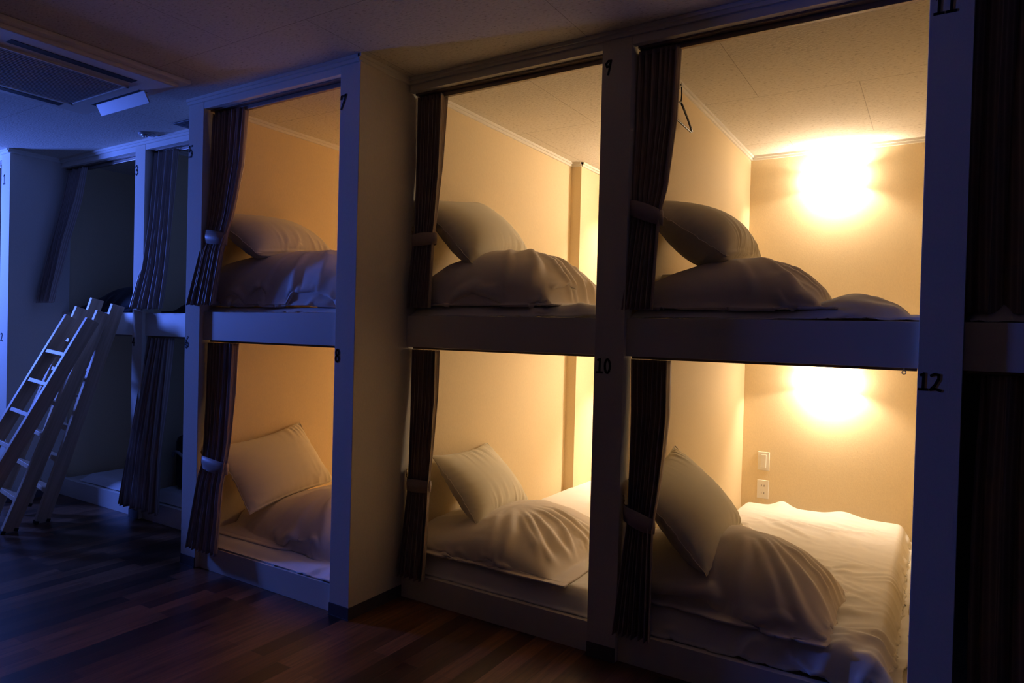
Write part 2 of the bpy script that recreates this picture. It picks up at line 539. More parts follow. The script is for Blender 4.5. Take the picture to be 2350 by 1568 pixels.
def relax(P, rx, ry, rd, ks, kd, kb):
    n, m = P.shape[:2]
    for o in (0, 1):
        e = ((m-1-o)//2)*2+o
        if e > o:
            r = rx[:, o:e:2] if isinstance(rx, np.ndarray) else rx
            con(P, np.s_[:, o:e:2], np.s_[:, o+1:e+1:2], r, ks)
    for o in (0, 1):
        e = ((n-1-o)//2)*2+o
        if e > o:
            r = ry[o:e:2, :] if isinstance(ry, np.ndarray) else ry
            con(P, np.s_[o:e:2, :], np.s_[o+1:e+1:2, :], r, ks)
    if kd:
        ra, rb = rd if isinstance(rd, tuple) else (rd, rd)
        for o in (0, 1):
            e = ((n-1-o)//2)*2+o
            if e > o:
                arr = isinstance(ra, np.ndarray)
                con(P, np.s_[o:e:2, :-1], np.s_[o+1:e+1:2, 1:], ra[o:e:2] if arr else ra, kd)
                con(P, np.s_[o:e:2, 1:], np.s_[o+1:e+1:2, :-1], rb[o:e:2] if arr else rb, kd)
    if kb:
        for o in (0, 1, 2, 3):
            e = m-2
            if e > o: con(P, np.s_[:, o:e:4], np.s_[:, o+2:e+2:4], (rx[:, o:e:4]+rx[:, o+1:e+1:4])*.985 if isinstance(rx, np.ndarray) else 2*rx, kb)
            e = n-2
            if e > o: con(P, np.s_[o:e:4, :], np.s_[o+2:e+2:4, :], (ry[o:e:4]+ry[o+1:e+1:4])*.985 if isinstance(ry, np.ndarray) else 2*ry, kb)

def lf_noise(n, m, cells, rng):
    a = rng.standard_normal((cells+3, cells+3))
    u = np.linspace(0, cells, m); v = np.linspace(0, cells, n)
    i = u.astype(int); j = v.astype(int)
    fu = u-i; fv = v-j
    fu = fu*fu*(3-2*fu); fv = fv*fv*(3-2*fv)
    A = a[np.ix_(j, i)]*(1-fu)+a[np.ix_(j, i+1)]*fu
    B = a[np.ix_(j+1, i)]*(1-fu)+a[np.ix_(j+1, i+1)]*fu
    return A*(1-fv)[:, None]+B*fv[:, None]

def drape(Hf, x0, x1, y0, y1, step, slack=1.03, steps=110, seed=0, rot=0.0, xmin=None, ymax=None, xmax=None, ymin=None, kb=0.12, fric=0.55, vary=0.03, drop=0.02):
    """cloth x0..x1, y0..y1 falling on the height function Hf(X, Y)"""
    rng = np.random.default_rng(seed)
    fx = np.linspace(x0, x1, 400); fy = np.linspace(y0, y1, 400)
    FX, FY = np.meshgrid(fx, fy); FH = Hf(FX, FY)
    def warp(t, h):
        a = np.concatenate([[0], np.cumsum(np.hypot(np.diff(t), np.diff(h)))])
        k = int(a[-1]/step)+1
        return np.interp(np.linspace(0, a[-1], k), a, t)
    gx = warp(fx, FH.max(0)); gy = warp(fy, np.percentile(FH, 80, axis=1))
    m = len(gx); n = len(gy)
    X, Y = np.meshgrid(gx, gy)
    cx, cy = (x0+x1)/2, (y0+y1)/2
    c, s = math.cos(rot), math.sin(rot)
    Xr = cx+(X-cx)*c-(Y-cy)*s; Yr = cy+(X-cx)*s+(Y-cy)*c
    if xmin is not None: Xr = np.maximum(Xr, xmin)
    if xmax is not None: Xr = np.minimum(Xr, xmax)
    if ymax is not None: Yr = np.minimum(Yr, ymax)
    if ymin is not None: Yr = np.maximum(Yr, ymin)
    gx0, gy0, gs = x0-.4, y0-.4, .01
    GX, GY = np.meshgrid(np.arange(gx0, x1+.4, gs), np.arange(gy0, y1+.4, gs))
    Hm = Hf(GX, GY)
    P = np.stack([Xr, Yr, sample(Hm, gx0, gy0, gs, Xr, Yr)+drop], -1)
    P0 = P.copy()
    P[..., 2] += 0.003*rng.standard_normal((n, m))+0.01*lf_noise(n, m, 9, rng)
    sl = slack+vary*lf_noise(n, m, 6, rng)
    ln = lambda d: np.sqrt((d*d).sum(-1, keepdims=True))+1e-4
    rx = ln(P0[:, 1:]-P0[:, :-1])*sl[:, :-1, None]; ry = ln(P0[1:]-P0[:-1])*sl[:-1, :, None]
    rd = (ln(P0[1:, 1:]-P0[:-1, :-1])*slack, ln(P0[1:, :-1]-P0[:-1, 1:])*slack)
    V = np.zeros_like(P); dt = 0.02
    for it in range(steps):
        V[..., 2] -= 9.8*dt
        V *= 0.94
        Q = P+V*dt
        for _ in range(5):
            relax(Q, rx, ry, rd, 0.95, 0.12, kb)
            if xmin is not None: Q[..., 0] = np.maximum(Q[..., 0], xmin)
            if xmax is not None: Q[..., 0] = np.minimum(Q[..., 0], xmax)
            if ymax is not None: Q[..., 1] = np.minimum(Q[..., 1], ymax)
            if ymin is not None: Q[..., 1] = np.maximum(Q[..., 1], ymin)
            h = sample(Hm, gx0, gy0, gs, Q[..., 0], Q[..., 1])
            hit = Q[..., 2] < h+.002
            Q[..., 2] = np.where(hit, h+.002, Q[..., 2])
            f = np.where(hit, fric, 0.0)[..., None]
            Q[..., :2] = Q[..., :2]*(1-f)+P[..., :2]*f
        V = (Q-P)/dt
        P = Q
    return P

def grid_mesh(name, P, thick=0.0, sub=1, flip=False):
    n, m = P.shape[:2]
    V = P.reshape(-1, 3)
    F = []
    for j in range(n-1):
        for i in range(m-1):
            a = j*m+i
            F.append((a, a+1, a+m+1, a+m))
    me = bpy.data.meshes.new(name)
    me.from_pydata(V.tolist(), [], F)
    me.update()
    uv = me.uv_layers.new(name='UVMap')
    co = np.zeros((len(me.loops), 2), dtype=np.float32)
    li = np.zeros(len(me.loops), dtype=np.int32)
    me.loops.foreach_get('vertex_index', li)
    co[:, 0] = (li % m)/(m-1); co[:, 1] = (li//m)/(n-1)
    uv.data.foreach_set('uv', co.ravel())
    return me

def gnormals(P):
    du = np.gradient(P, axis=1); dv = np.gradient(P, axis=0)
    n = np.cross(du, dv); n /= (np.linalg.norm(n, axis=-1, keepdims=True)+1e-9)
    return n*np.where(n[..., 2:3] < -.3, -1, 1)

def crease(P, ang, amp, freq=9.0, aniso=3.5, seed=0, sharp=3.0, mask=None):
    """ridged creases running mostly along the direction ang (degrees)"""
    a = math.radians(ang); x, y = P[..., 0], P[..., 1]
    wx = vnoise(x*4, y*4, seed+5)*.12; wy = vnoise(x*4, y*4, seed+9)*.12
    u = ((x+wx)*math.cos(a)+(y+wy)*math.sin(a))*freq/aniso
    v = (-(x+wx)*math.sin(a)+(y+wy)*math.cos(a))*freq
    n = 0.65*vnoise(u, v, seed)+0.35*vnoise(u*2.1, v*2.1, seed+1)
    r = (1-np.abs(2*n-1))**sharp
    k = vnoise(x*3.2, y*3.2, seed+3); k = smooth01((k-.3)/.35)
    d = amp*(r-.25)*(.25+.75*k)
    if mask is not None: d = d*mask(x, y)
    return P+gnormals(P)*d[..., None]

def fan(P, c, angles, amp, r0, r1, sig=4.5):
    """soft folds fanning out from the point c"""
    x, y = P[..., 0]-c[0], P[..., 1]-c[1]
    r = np.hypot(x, y); th = np.degrees(np.arctan2(y, x))
    w = smooth01((r-r0)/.12)*smooth01((r1-r)/.18)*smooth01((P[..., 2]-P[..., 2].min())/.09)
    d = np.zeros_like(r)
    for k, (t, am) in enumerate(angles):
        dt = (th-t+14*(vnoise(r*5, r*0+k, k)-.5)+180) % 360-180
        s_ = sig*(1+.4*np.sin(k*2.1))
        s_ = s_*.8
        d += am*(np.exp(-np.abs(dt/s_)**1.15)-.4*np.exp(-((dt-1.7*s_)/s_)**2))
    return P+gnormals(P)*(d*w*amp)[..., None]

def cloth_obj(name, P, m, parent=None, thick=0.006, sub=1):
    me = grid_mesh(name, P)
    o = obj(name, me, M[m], parent, True)
    if sub:
        s = o.modifiers.new('smooth', 'SUBSURF'); s.levels = sub; s.render_levels = sub
    s = o.modifiers.new('thick', 'SOLIDIFY'); s.thickness = thick; s.offset = 1.0
    return o

_RT = np.random.default_rng(77).random((64, 64))
def vnoise(x, y, o=0):
    x = x+o*7.31; y = y+o*3.77
    i = np.floor(x).astype(int); j = np.floor(y).astype(int)
    fx = x-i; fy = y-j; fx = fx*fx*(3-2*fx); fy = fy*fy*(3-2*fy)
    g = lambda a, b: _RT[np.mod(b, 64), np.mod(a, 64)]
    return (g(i, j)*(1-fx)+g(i+1, j)*fx)*(1-fy)+(g(i, j+1)*(1-fx)+g(i+1, j+1)*fx)*fy

def smooth01(t):
    t = np.clip(t, 0, 1); return t*t*(3-2*t)

# ------------------------------------------------------------------ pillows: two sheets sewn together and inflated
def pillow_shape(w, h, seed, n=64, m=46, puff=1.0, steps=150):
    rng = np.random.default_rng(seed)
    X, Y = np.meshgrid(np.linspace(-w/2, w/2, n), np.linspace(-h/2, h/2, m))
    sh = 0.02*np.cos(PI*X/w)*np.cos(PI*Y/h)
    T = np.stack([X, Y, sh+.002*rng.standard_normal(X.shape)], -1)
    B = np.stack([X, Y, -sh+.002*rng.standard_normal(X.shape)], -1)
    dx = w/(n-1); dy = h/(m-1); rd = math.hypot(dx, dy)
    VT = np.zeros_like(T); VB = np.zeros_like(B); dt = .02
    edge = np.zeros(X.shape, bool); edge[0] = edge[-1] = True; edge[:, 0] = edge[:, -1] = True
    def nrm(P):
        du = np.zeros_like(P); dv = np.zeros_like(P)
        du[:, 1:-1] = P[:, 2:]-P[:, :-2]; du[:, 0] = P[:, 1]-P[:, 0]; du[:, -1] = P[:, -1]-P[:, -2]
        dv[1:-1] = P[2:]-P[:-2]; dv[0] = P[1]-P[0]; dv[-1] = P[-1]-P[-2]
        c = np.cross(du, dv)
        return c/(np.linalg.norm(c, axis=-1, keepdims=True)+1e-9)
    for it in range(steps):
        pr = float(np.clip(150*(.088*puff-T[..., 2].max()), 0.6, 8))
        VT = (VT+nrm(T)*pr*dt)*.9; VB = (VB-nrm(B)*pr*dt)*.9
        QT = T+VT*dt; QB = B+VB*dt
        for _ in range(7):
            relax(QT, dx*1.01, dy*1.01, rd, .95, .10, .10)
            relax(QB, dx*1.01, dy*1.01, rd, .95, .10, .10)
            a = (QT+QB)/2
            QT[edge] = a[edge]; QB[edge] = a[edge]
        VT = (QT-T)/dt; VB = (QB-B)/dt
        T, B = QT, QB
    c = (T[0, 0]+T[0, -1]+T[-1, 0]+T[-1, -1])/4
    T -= c; B -= c
    lx = (T[0, -1]-T[0, 0]+T[-1, -1]-T[-1, 0])[0]/2; ly = (T[-1, 0]-T[0, 0]+T[-1, -1]-T[0, -1])[1]/2
    f = np.array([.60/lx, .42/ly, 1.0])
    T = T*f; B = B*f
    # let the sewn edges run nearly straight between the corners
    fx = 1+.62*(.60/(T[:, -1, 0]-T[:, 0, 0])-1)
    fy = 1+.62*(.42/(T[-1, :, 1]-T[0, :, 1])-1)
    for q in (T, B):
        q[..., 0] *= fx[:, None]; q[..., 1] *= fy[None, :]
    return T, B

PSH = {s: pillow_shape(.655, .465, s, puff=p) for s, p in ((1, 1.0), (2, .8))}
print('pillow size', [(np.ptp(PSH[s][0][..., 0]), np.ptp(PSH[s][0][..., 1]), np.ptp(PSH[s][0][..., 2])) for s in PSH])
def make_pillow(c, R, sid, label, thick=1.0, bend=0.0, flipx=1, hs=1.0, size=1.0):
    T, B = [q.copy()*np.array([1, hs, 1]) for q in PSH[sid]]
    m, n = T.shape[:2]
    # weight of the filling sinks to the lower edge (+y of the shape)
    for q in (T, B):
        q[..., 2] *= thick*(1+0.18*np.sin(q[..., 1]/.465*PI))
        if flipx < 0: q[..., 0] *= -1
        q[..., 2] += bend*(q[..., 0]/.3)**2
    # puckers where the case is gathered into the seam
    for q, sg in ((T, 1), (B, -1)):
        x, y = q[..., 0], q[..., 1]
        ey = .21*hs-np.abs(y); ex = .30-np.abs(x)
        r1 = (1-np.abs(2*vnoise(x*34+sid*5, y*5, sid)-1))**2
        r2 = (1-np.abs(2*vnoise(y*34+sid*9, x*5, sid+4)-1))**2
        m1 = np.exp(-np.clip(ey, 0, 1)/.055)*(1-np.exp(-np.clip(ey, 0, 1)/.012))*smooth01((vnoise(x*5, y*0+sg, sid+2)-.25)/.3)
        m2 = np.exp(-np.clip(ex, 0, 1)/.05)*(1-np.exp(-np.clip(ex, 0, 1)/.012))
        q[..., 2] += sg*(.024*(r1-.5)*m1+.014*(r2-.5)*m2)
    V = []; idT = np.arange(n*m).reshape(m, n); idB = np.zeros((m, n), int)
    V = list(T.reshape(-1, 3)); nxt = n*m
    for j in range(m):
        for i in range(n):
            if j in (0, m-1) or i in (0, n-1): idB[j, i] = idT[j, i]
            else:
                idB[j, i] = nxt; nxt += 1; V.append(B[j, i])
    F = []
    for j in range(m-1):
        for i in range(n-1):
            F.append((idT[j, i], idT[j, i+1], idT[j+1, i+1], idT[j+1, i]))
            F.append((idB[j, i], idB[j+1, i], idB[j+1, i+1], idB[j, i+1]))
    R = np.array(R)*size; V = np.array(V)@R.T
    me = bpy.data.meshes.new('pillow')
    me.from_pydata(V.tolist(), [], [tuple(int(q) for q in f) for f in F]); me.update()
    o = obj('pillow', me, M['pillow'], None, True)
    o.location = c
    s = o.modifiers.new('smooth', 'SUBSURF'); s.levels = 1; s.render_levels = 1
    ring = [T[0, i] for i in range(n-1)]+[T[j, -1] for j in range(m-1)]+[T[-1, i] for i in range(n-1, 0, -1)]+[T[j, 0] for j in range(m-1, 0, -1)]
    ring = [Vector(R@p) for p in ring]
    pp = MB().tube(ring, .0024, 6, closed=True)
    me = bpy.data.meshes.new('piping'); pp.bm.to_mesh(me); pp.bm.free()
    q = obj('piping', me, M['piping'], o, True, loc=(0, 0, 0))
    tag(o, label, 'pillow', 'pillows on the folded duvets')
    return o

PIL = {"p12": [[0.812, 0.378, 0.556], [[-0.0204, 0.6799, -0.7331], [0.9956, 0.0809, 0.0474], [0.0915, -0.7289, -0.6785]], .982],
 "p10": [[-0.289, 0.476, 0.481], [[-0.1058, 0.6619, -0.7421], [0.994, 0.0503, -0.0968], [-0.0267, -0.7479, -0.6633]], .954],
 "p8": [[-1.448, 0.127, 0.471], [[-0.0184, 0.6114, -0.7911], [0.9924, 0.1072, 0.0597], [0.1213, -0.784, -0.6088]], .985],
 "p11": [[0.825, 0.428, 1.678], [[0.0047, 0.8362, -0.5484], [0.9979, 0.0313, 0.0562], [0.0642, -0.5475, -0.8343]], .970],
 "p9": [[-0.297, 0.373, 1.751], [[-0.0643, 0.6786, -0.7309], [0.9862, 0.1597, 0.0427], [0.1523, -0.7173, -0.6805]], .986],
 "p7": [[-1.415, 0.055, 1.731], [[-0.0943, 0.8501, -0.5181], [0.9935, 0.1135, 0.0055], [0.0635, -0.5142, -0.8553]], .985]}
for key, sid, th, lab in (
    ('p12', 1, .64, 'white piped pillow propped up in berth 12, in front of the white outlet wall'),
    ('p10', 2, .62, 'white piped pillow leaning in berth 10 beside the flat white sheet'),
    ('p8', 1, .5, 'white piped pillow standing on end in berth 8, lowest on the left'),
    ('p11', 2, .8, 'shaded pillow with pale piping in berth 11 below the black coat hanger'),
    ('p9', 1, .68, 'white piped pillow on the high duvet of berth 9'),
    ('p7', 2, .68, 'white piped pillow lying in berth 7, above the blue-lit beam')):
    make_pillow(PIL[key][0], PIL[key][1], sid, lab, th, hs=1.07 if key == 'p12' else 1.0, size=PIL[key][2])

# ------------------------------------------------------------------ bedding
def slab(X, Y, x0, x1, y0, y1, z0, h, r=.05):
    fx = smooth01((X-x0)/r)*smooth01((x1-X)/r); fy = smooth01((Y-y0)/r)*smooth01((y1-Y)/r)
    return z0+h*np.sqrt(np.clip(fx*fy, 0, 1))

def lump(X, Y, prof, y0, y1, z0, p=2.6, y0x=None):
    xs = [q[0] for q in prof]; hs = [q[1] for q in prof]
    hx = np.interp(X, xs, hs, left=hs[0], right=0)
    if y0x is not None: y0 = np.interp(X, [q[0] for q in y0x], [q[1] for q in y0x])
    t = np.clip((Y-y0)/(y1-y0), 0, 1)
    g = np.clip(1-np.abs(2*t-1)**p, 0, 1)**(1/p)
    return z0+hx*g

def bed(x0, x1, y0, y1, z0, thick, lbl, seed, slack, step=.016, extra=None, matname='sheet', ymin=None, xmaxc=None, post=None):
    def Hf(X, Y):
        z = slab(X, Y, x0+.01, x1-.02, y0, y1, z0+.002, thick)
        if extra is not None: z = z+extra(X, Y)*((X > x0) & (X < x1) & (Y > y0) & (Y < y1))
        return z
    P = drape(Hf, x0+.006, x1+.03, y0-.06, y1-.002, step, slack, 90, seed, 0, xmin=x0+.006, ymax=y1-.004, ymin=ymin, xmax=xmaxc, vary=.02)
    P = crease(P, 25, .003, 8, 3, seed)
    if post: P = post(P)
    P[..., 2] = np.maximum(P[..., 2], z0+.0015)
    o = cloth_obj('mattress', P, matname, None, .004)
    tag(o, lbl, 'mattress', 'sheeted mattresses in the berths')
    return Hf

def duvet(prof, y0, y1, zf, ext, lbl, seed, slack=1.05, p=2.6, y0x=None, rot=0.0, step=.0145, xmin=None, zmin=None, ymin=None, name='duvet', m='duvet', kb=.12, cat='duvet', group='folded duvets under the pillows', thick=.007, post=None, extra=None):
    def Hf(X, Y):
        z0 = zf(X, Y) if callable(zf) else zf+0*X
        q = lump(X, Y, prof, y0, y1, z0+.008, p, y0x)
        return q if extra is None else np.maximum(q, extra(X, Y)+z0+.008)
    P = drape(Hf, ext[0], ext[1], ext[2], ext[3], step, slack, 120, seed, rot, xmin=xmin, ymin=ymin, vary=.05, kb=kb)
    P = crease(P, 30, .006, 7, 3, seed)
    if post: P = post(P)
    K = 9
    off = np.maximum(P[0, :, 2]-zf-.004, 0)
    for j in range(K): P[j, :, 2] -= off*(1-j/K)**1.3
    off = np.maximum(P[:, -1, 2]-zf-.004, 0)
    for j in range(K): P[:, -1-j, 2] -= off*(1-j/K)**1.3
    P[..., 2] = np.maximum(P[..., 2], zf+.003)
    o = cloth_obj(name, P, m, None, thick)
    tag(o, lbl, cat, group)
    return o

# berth 12
bump12 = lambda X, Y: .035*np.exp(-((X-.9)/.05)**2-((Y-1.97)/.12)**2)+.025*np.exp(-((X-1.23)/.08)**2-((Y-1.97)/.15)**2)+.02*np.exp(-((X-.98)/.3)**2-((Y-1.2)/.5)**2)
def sheet12(P):
    P = crease(P, -35, .032, 12, 2.6, 31, 2.6, lambda x, y: smooth01((y-.35)/.3)*smooth01((2.0-y)/.5)*smooth01((1.55-x)/.15))
    P = crease(P, 35, .026, 15, 3.0, 41, 2.6, lambda x, y: smooth01((x-.95)/.2)*smooth01((1.2-y)/.5))
    return P
bed(.64, 1.585, .055, 2.03, Z1, .10, 'rumpled white sheeted mattress filling berth 12, widest and brightest bed', 12, 1.035, step=.0125, extra=bump12, ymin=.04, post=sheet12)
duvet([(.64, .17), (.85, .22), (1.0, .245), (1.15, .225), (1.24, .18), (1.31, .12), (1.36, .05), (1.375, 0)], .085, .64, Z1+.105, (.65, 1.385, .055, .66),
      'folded cream duvet under the pillow in berth 12, its corner hanging to the front', 112, p=2.1, xmin=.645, ymin=.045, y0x=[(.64, .13), (1.02, .13), (1.18, .085)],
      post=lambda P: fan(P, (1.02, .47), [(-100, .7), (-82, 1.1), (-66, .8), (-50, 1.3), (-36, .8), (-22, 1.2), (-8, .7), (8, .8), (25, .6)], .018, .10, .60, 4.0))
# berth 10
bed(-.455, .56, .055, 2.03, Z1, .085, 'smooth white sheeted mattress in berth 10 running back to the wall pillar', 10, 1.012, ymin=.045, xmaxc=.572)
duvet([(-.455, .08), (-.27, .11), (-.19, .145), (-.04, .18), (.09, .16), (.19, .115), (.28, .05), (.33, 0)], .085, .85, Z1+.09, (-.45, .40, .05, .90),
      'creased cream duvet under the pillow in berth 10, fanned folds at its right end', 110, p=2.2, xmin=-.452, ymin=.05, slack=1.06,
      post=lambda P: fan(P, (-.12, .50), [(-75, .5), (-62, 1.0), (-50, .8), (-38, 1.3), (-27, 1.0), (-15, 1.3), (-3, 1.0), (10, 1.1), (22, .7)], .021, .14, .62, 3.4))
# berth 8
bed(-1.58, -.55, YA+.05, 1.70, Z1, .02, 'thin white sheeted mattress in berth 8 edging out over the low blue beam', 8, 1.03, ymin=YA+.03, xmaxc=-.535,
    post=lambda P: crease(P, 80, .016, 16, 3, 51, 2.5, lambda x, y: smooth01((x+.85)/.2)*smooth01((.05-y)/.2)))
duvet([(-1.59, .10), (-1.4, .14), (-1.1, .23), (-.85, .24), (-.7, .17), (-.60, .06), (-.57, 0)], -.14, .55, Z1+.025, (-1.58, -.56, -.18, .60),
      'folded duvet under the upright pillow in berth 8, lowest on the left', 108, p=2.2, xmin=-1.588, ymin=YA+.04, slack=1.02,
      y0x=[(-1.6, .0), (-1.3, -.10), (-.9, -.15), (-.6, -.15)],
      post=lambda P: fan(P, (-1.0, .2), [(-60, 1.0), (-35, 1.2), (-15, .8), (5, .8), (-85, .5)], .02, .12, .6, 5))
# berth 11
ex = lambda X, Y: .05*np.exp(-((X-1.42)/.10)**2-((Y-.35)/.3)**2)
bed(.64, 1.60, .055, 2.03, Z3, .035, 'sheeted mattress in berth 11, its flat crumpled end showing right of the duvet', 11, 1.03, extra=ex, ymin=.05,
    post=lambda P: crease(P, 10, .022, 9, 3, 61, 2.2, lambda x, y: smooth01((x-1.25)/.1)*smooth01((.8-y)/.3)))
duvet([(.64, .075), (.68, .105), (.774, .148), (.93, .196), (1.1, .194), (1.225, .13), (1.29, .07), (1.33, 0)], .07, .70, Z3+.035, (.65, 1.38, .05, .80),
      'dark shaded folded duvet in berth 11 with a pointed corner at its right', 111, p=2.3, xmin=.645, ymin=.05, slack=1.03,
      extra=lambda X, Y: np.interp(X, [1.0, 1.1, 1.2, 1.262, 1.275], [.15, .14, .10, .075, 0])*((Y > .42) & (Y < .74)),
      post=lambda P: fan(P, (.95, .42), [(-70, .6), (-48, 1.1), (-30, 1.0), (-14, 1.2), (2, .8), (18, .7)], .018, .15, .55, 3.6))
# berth 9
bed(-.455, .56, .055, 2.03, Z3, .045, 'sheeted mattress in berth 9, a low white strip along the beam', 9, 1.03, ymin=.05, xmaxc=.572,
    post=lambda P: crease(P, 10, .022, 9, 3, 71, 2.2, lambda x, y: smooth01((x-.2)/.1)*smooth01((.9-y)/.3)))
duvet([(-.455, .12), (-.3, .22), (-.1, .265), (.05, .255), (.17, .20), (.25, .12), (.285, .03), (.30, 0)], .07, .70, Z3+.045, (-.45, .33, .05, .76),
      'tall rounded folded duvet in berth 9 below its pillow', 109, xmin=-.452, ymin=.05, slack=1.03,
      post=lambda P: fan(P, (-.10, .48), [(-70, .6), (-50, 1.1), (-33, 1.2), (-19, 1.0), (-6, 1.2), (8, 1.0), (22, .8)], .024, .14, .55, 3.4))
# berth 7
bed(-1.58, -.55, YA+.055, 1.70, Z3, .02, 'sheeted mattress in berth 7, glimpsed at the right above the blue beam', 7, 1.03, ymin=YA+.05, xmaxc=-.535)
duvet([(-1.59, .25), (-1.4, .28), (-1.1, .29), (-.8, .27), (-.65, .22), (-.56, .15)], -.235, .5, Z3+.03, (-1.58, -.56, -.26, .56),
      'puffy folded duvet in berth 7 catching blue light along its foot', 107, xmin=-1.588, ymin=YA+.05, slack=1.04,
      post=lambda P: fan(P, (-1.05, .1), [(-70, 1.0), (-45, 1.2), (-25, 1.2), (-8, 1.0), (10, .8), (-105, .8)], .013, .10, .55, 4.5))
# the dark bays
bed(-3.45, -2.72, .055, 2.03, Z1, .045, 'pale blue-lit mattress in the lowest dark berth behind the ladders', 4, 1.02, step=.03, ymin=.05)
duvet([(-3.7, .02), (-3.5, .10), (-3.3, .18), (-3.05, .21), (-2.9, .21), (-2.72, .18)], .10, .8, Z3, (-3.65, -2.72, .08, .85),
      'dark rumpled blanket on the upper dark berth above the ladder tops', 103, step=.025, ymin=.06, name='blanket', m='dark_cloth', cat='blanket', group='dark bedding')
duvet([(-2.45, 0), (-2.36, .07), (-2.25, .11), (-1.7, .12)], .10, .6, Z3, (-2.5, -1.68, .08, .7),
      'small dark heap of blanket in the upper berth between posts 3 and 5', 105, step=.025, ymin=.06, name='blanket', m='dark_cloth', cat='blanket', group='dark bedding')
bed(-2.60, -1.67, .055, 2.03, Z1, .06, 'mattress hidden in the dark behind the long curtain of berth 6', 6, 1.02, step=.03, ymin=.05)
bed(1.74, 2.68, .055, 2.03, Z3, .05, 'unlit mattress in the upper berth at the right edge', 13, 1.02, step=.03, ymin=.05)

# ------------------------------------------------------------------ curtains
def curtain(rows, label, pleats=7, seed=0, tie=None, nv=60, ns=180, amp=1.0, hook=True, hooks=True, group='curtains gathered at the left of each berth'):
    """rows: (z, x0, x1, y, depth) from top to bottom; pleats run down it"""
    rng = random.Random(seed)
    ph = [rng.uniform(0, 2*PI) for _ in range(4)]
    zs = [r[0] for r in rows]
    def at(z):
        zz = zs[::-1]
        return [float(np.interp(z, zz, [r[k] for r in rows][::-1])) for k in (1, 2, 3, 4)]
    zt, zb = zs[0], zs[-1]
    P = np.zeros((nv, ns, 3))
    wts = [rng.uniform(.7, 1.3) for _ in range(pleats+1)]
    cum = np.cumsum([0]+wts[:pleats]); cum = cum/cum[-1]
    for j in range(nv):
        v = j/(nv-1); z = zt+(zb-zt)*v
        x0, x1, y, dp = at(z)
        for i in range(ns):
            s = i/(ns-1)
            q = float(np.interp(s, cum, np.arange(pleats+1)))
            a = 2*PI*q+.5*math.sin(3*v+ph[0]+q)
            sway = .010*math.sin(2.2*v+ph[1]+q*.9)*min(1, v*3)
            wob = math.sin(a)+.25*math.sin(2*a+ph[2])+.18*math.sin(.5*a+2*v+ph[3])
            fold = .32*math.sin(2*a)/(2*PI*pleats)*2.0
            P[j, i] = (x0+(x1-x0)*(s+fold)+sway*.4, y+dp*wob*amp, z+.004*math.sin(a)*(v > .97))
    me = grid_mesh('curtain', P)
    o = obj('curtain', me, M['curtain'], None, True)
    s = o.modifiers.new('thick', 'SOLIDIFY'); s.thickness = .0016
    tag(o, label, 'curtain', group)
    if hooks:
        x0, x1, y, dp = at(zt)
        for k in range(6):
            hx = x0+.012+(x1-x0-.024)*k/5
            h = MB().tube([(hx, y, zt-.012), (hx, y, zt+.004), (hx+.002, y-.004, zt+.008), (hx+.001, y+.002, zt+.010)], .0016, 6)
            h.build('curtain_hook', M['white_plastic'], o, True)
    if tie:
        zl, zr, hw = tie            # height at the hook end, at the right end, half width of the band
        x0, x1, y, dp = at((zl+zr)/2)
        x0 -= .004; x1 += .004
        cx, rx, ry = (x0+x1)/2, (x1-x0)/2, dp*1.15*amp+.005
        bm = bmesh.new(); N = 40; rings = []
        for i in range(N):
            t = 2*PI*i/N
            X = cx+rx*math.cos(t)
            f = (math.cos(t)+1)/2
            zc = zl+(zr-zl)*f
            wd = hw*(0.85+.15*math.sin(PI*f))
            Yv = y+ry*math.sin(t)
            rings.append([bm.verts.new((X*(1)+0, Yv*(1)+0, zc+wd)), bm.verts.new((X+.002*math.cos(t), Yv+.003*math.sin(t), zc)), bm.verts.new((X, Yv, zc-wd))])
        for i in range(N):
            A = rings[i]; B = rings[(i+1) % N]
            for k_ in (0, 1): bm.faces.new((A[k_], B[k_], B[k_+1], A[k_+1]))
        me = bpy.data.meshes.new('tieback'); bm.to_mesh(me); bm.free()
        tb = obj('tieback', me, M['tie'], o, True)
        s = tb.modifiers.new('thick', 'SOLIDIFY'); s.thickness = .003
        if hook:
            hb = MB().tube([(x0+.004, y, zl+.02), (x0-.003, y-.004, zl+.035), (x0-.002, y-.004, zl+.055), (x0-.006, y, zl+.065)], .0025, 8)
            hb.sphere((x0-.001, y-.006, zl+.045), .004, 10, (1, 1, 1.8))
            hb.build('tieback_hook', M['brass'], o, True)
    return o

G = 'curtains gathered at the left of each berth'
# 11 (upper) / 12 (lower)
curtain([(2.325, .658, .828, .062, .022), (2.05, .652, .822, .060, .018), (1.80, .650, .800, .045, .015), (1.70, .662, .778, .035, .013), (1.62, .655, .775, .030, .014), (1.345, .630, .768, .010, .018)],
        'dark tied curtain of upper berth 11, left of the lit room with the hanger', 7, 1, tie=(1.735, 1.685, .033))
curtain([(1.155, .667, .818, .062, .020), (.95, .668, .818, .060, .018), (.70, .670, .800, .045, .015), (.535, .674, .782, .030, .013), (.45, .665, .785, .022, .014), (.125, .642, .80, -.012, .020)],
        'dark tied curtain of lower berth 12, in front of its propped pillow', 8, 2, tie=(.57, .535, .033))
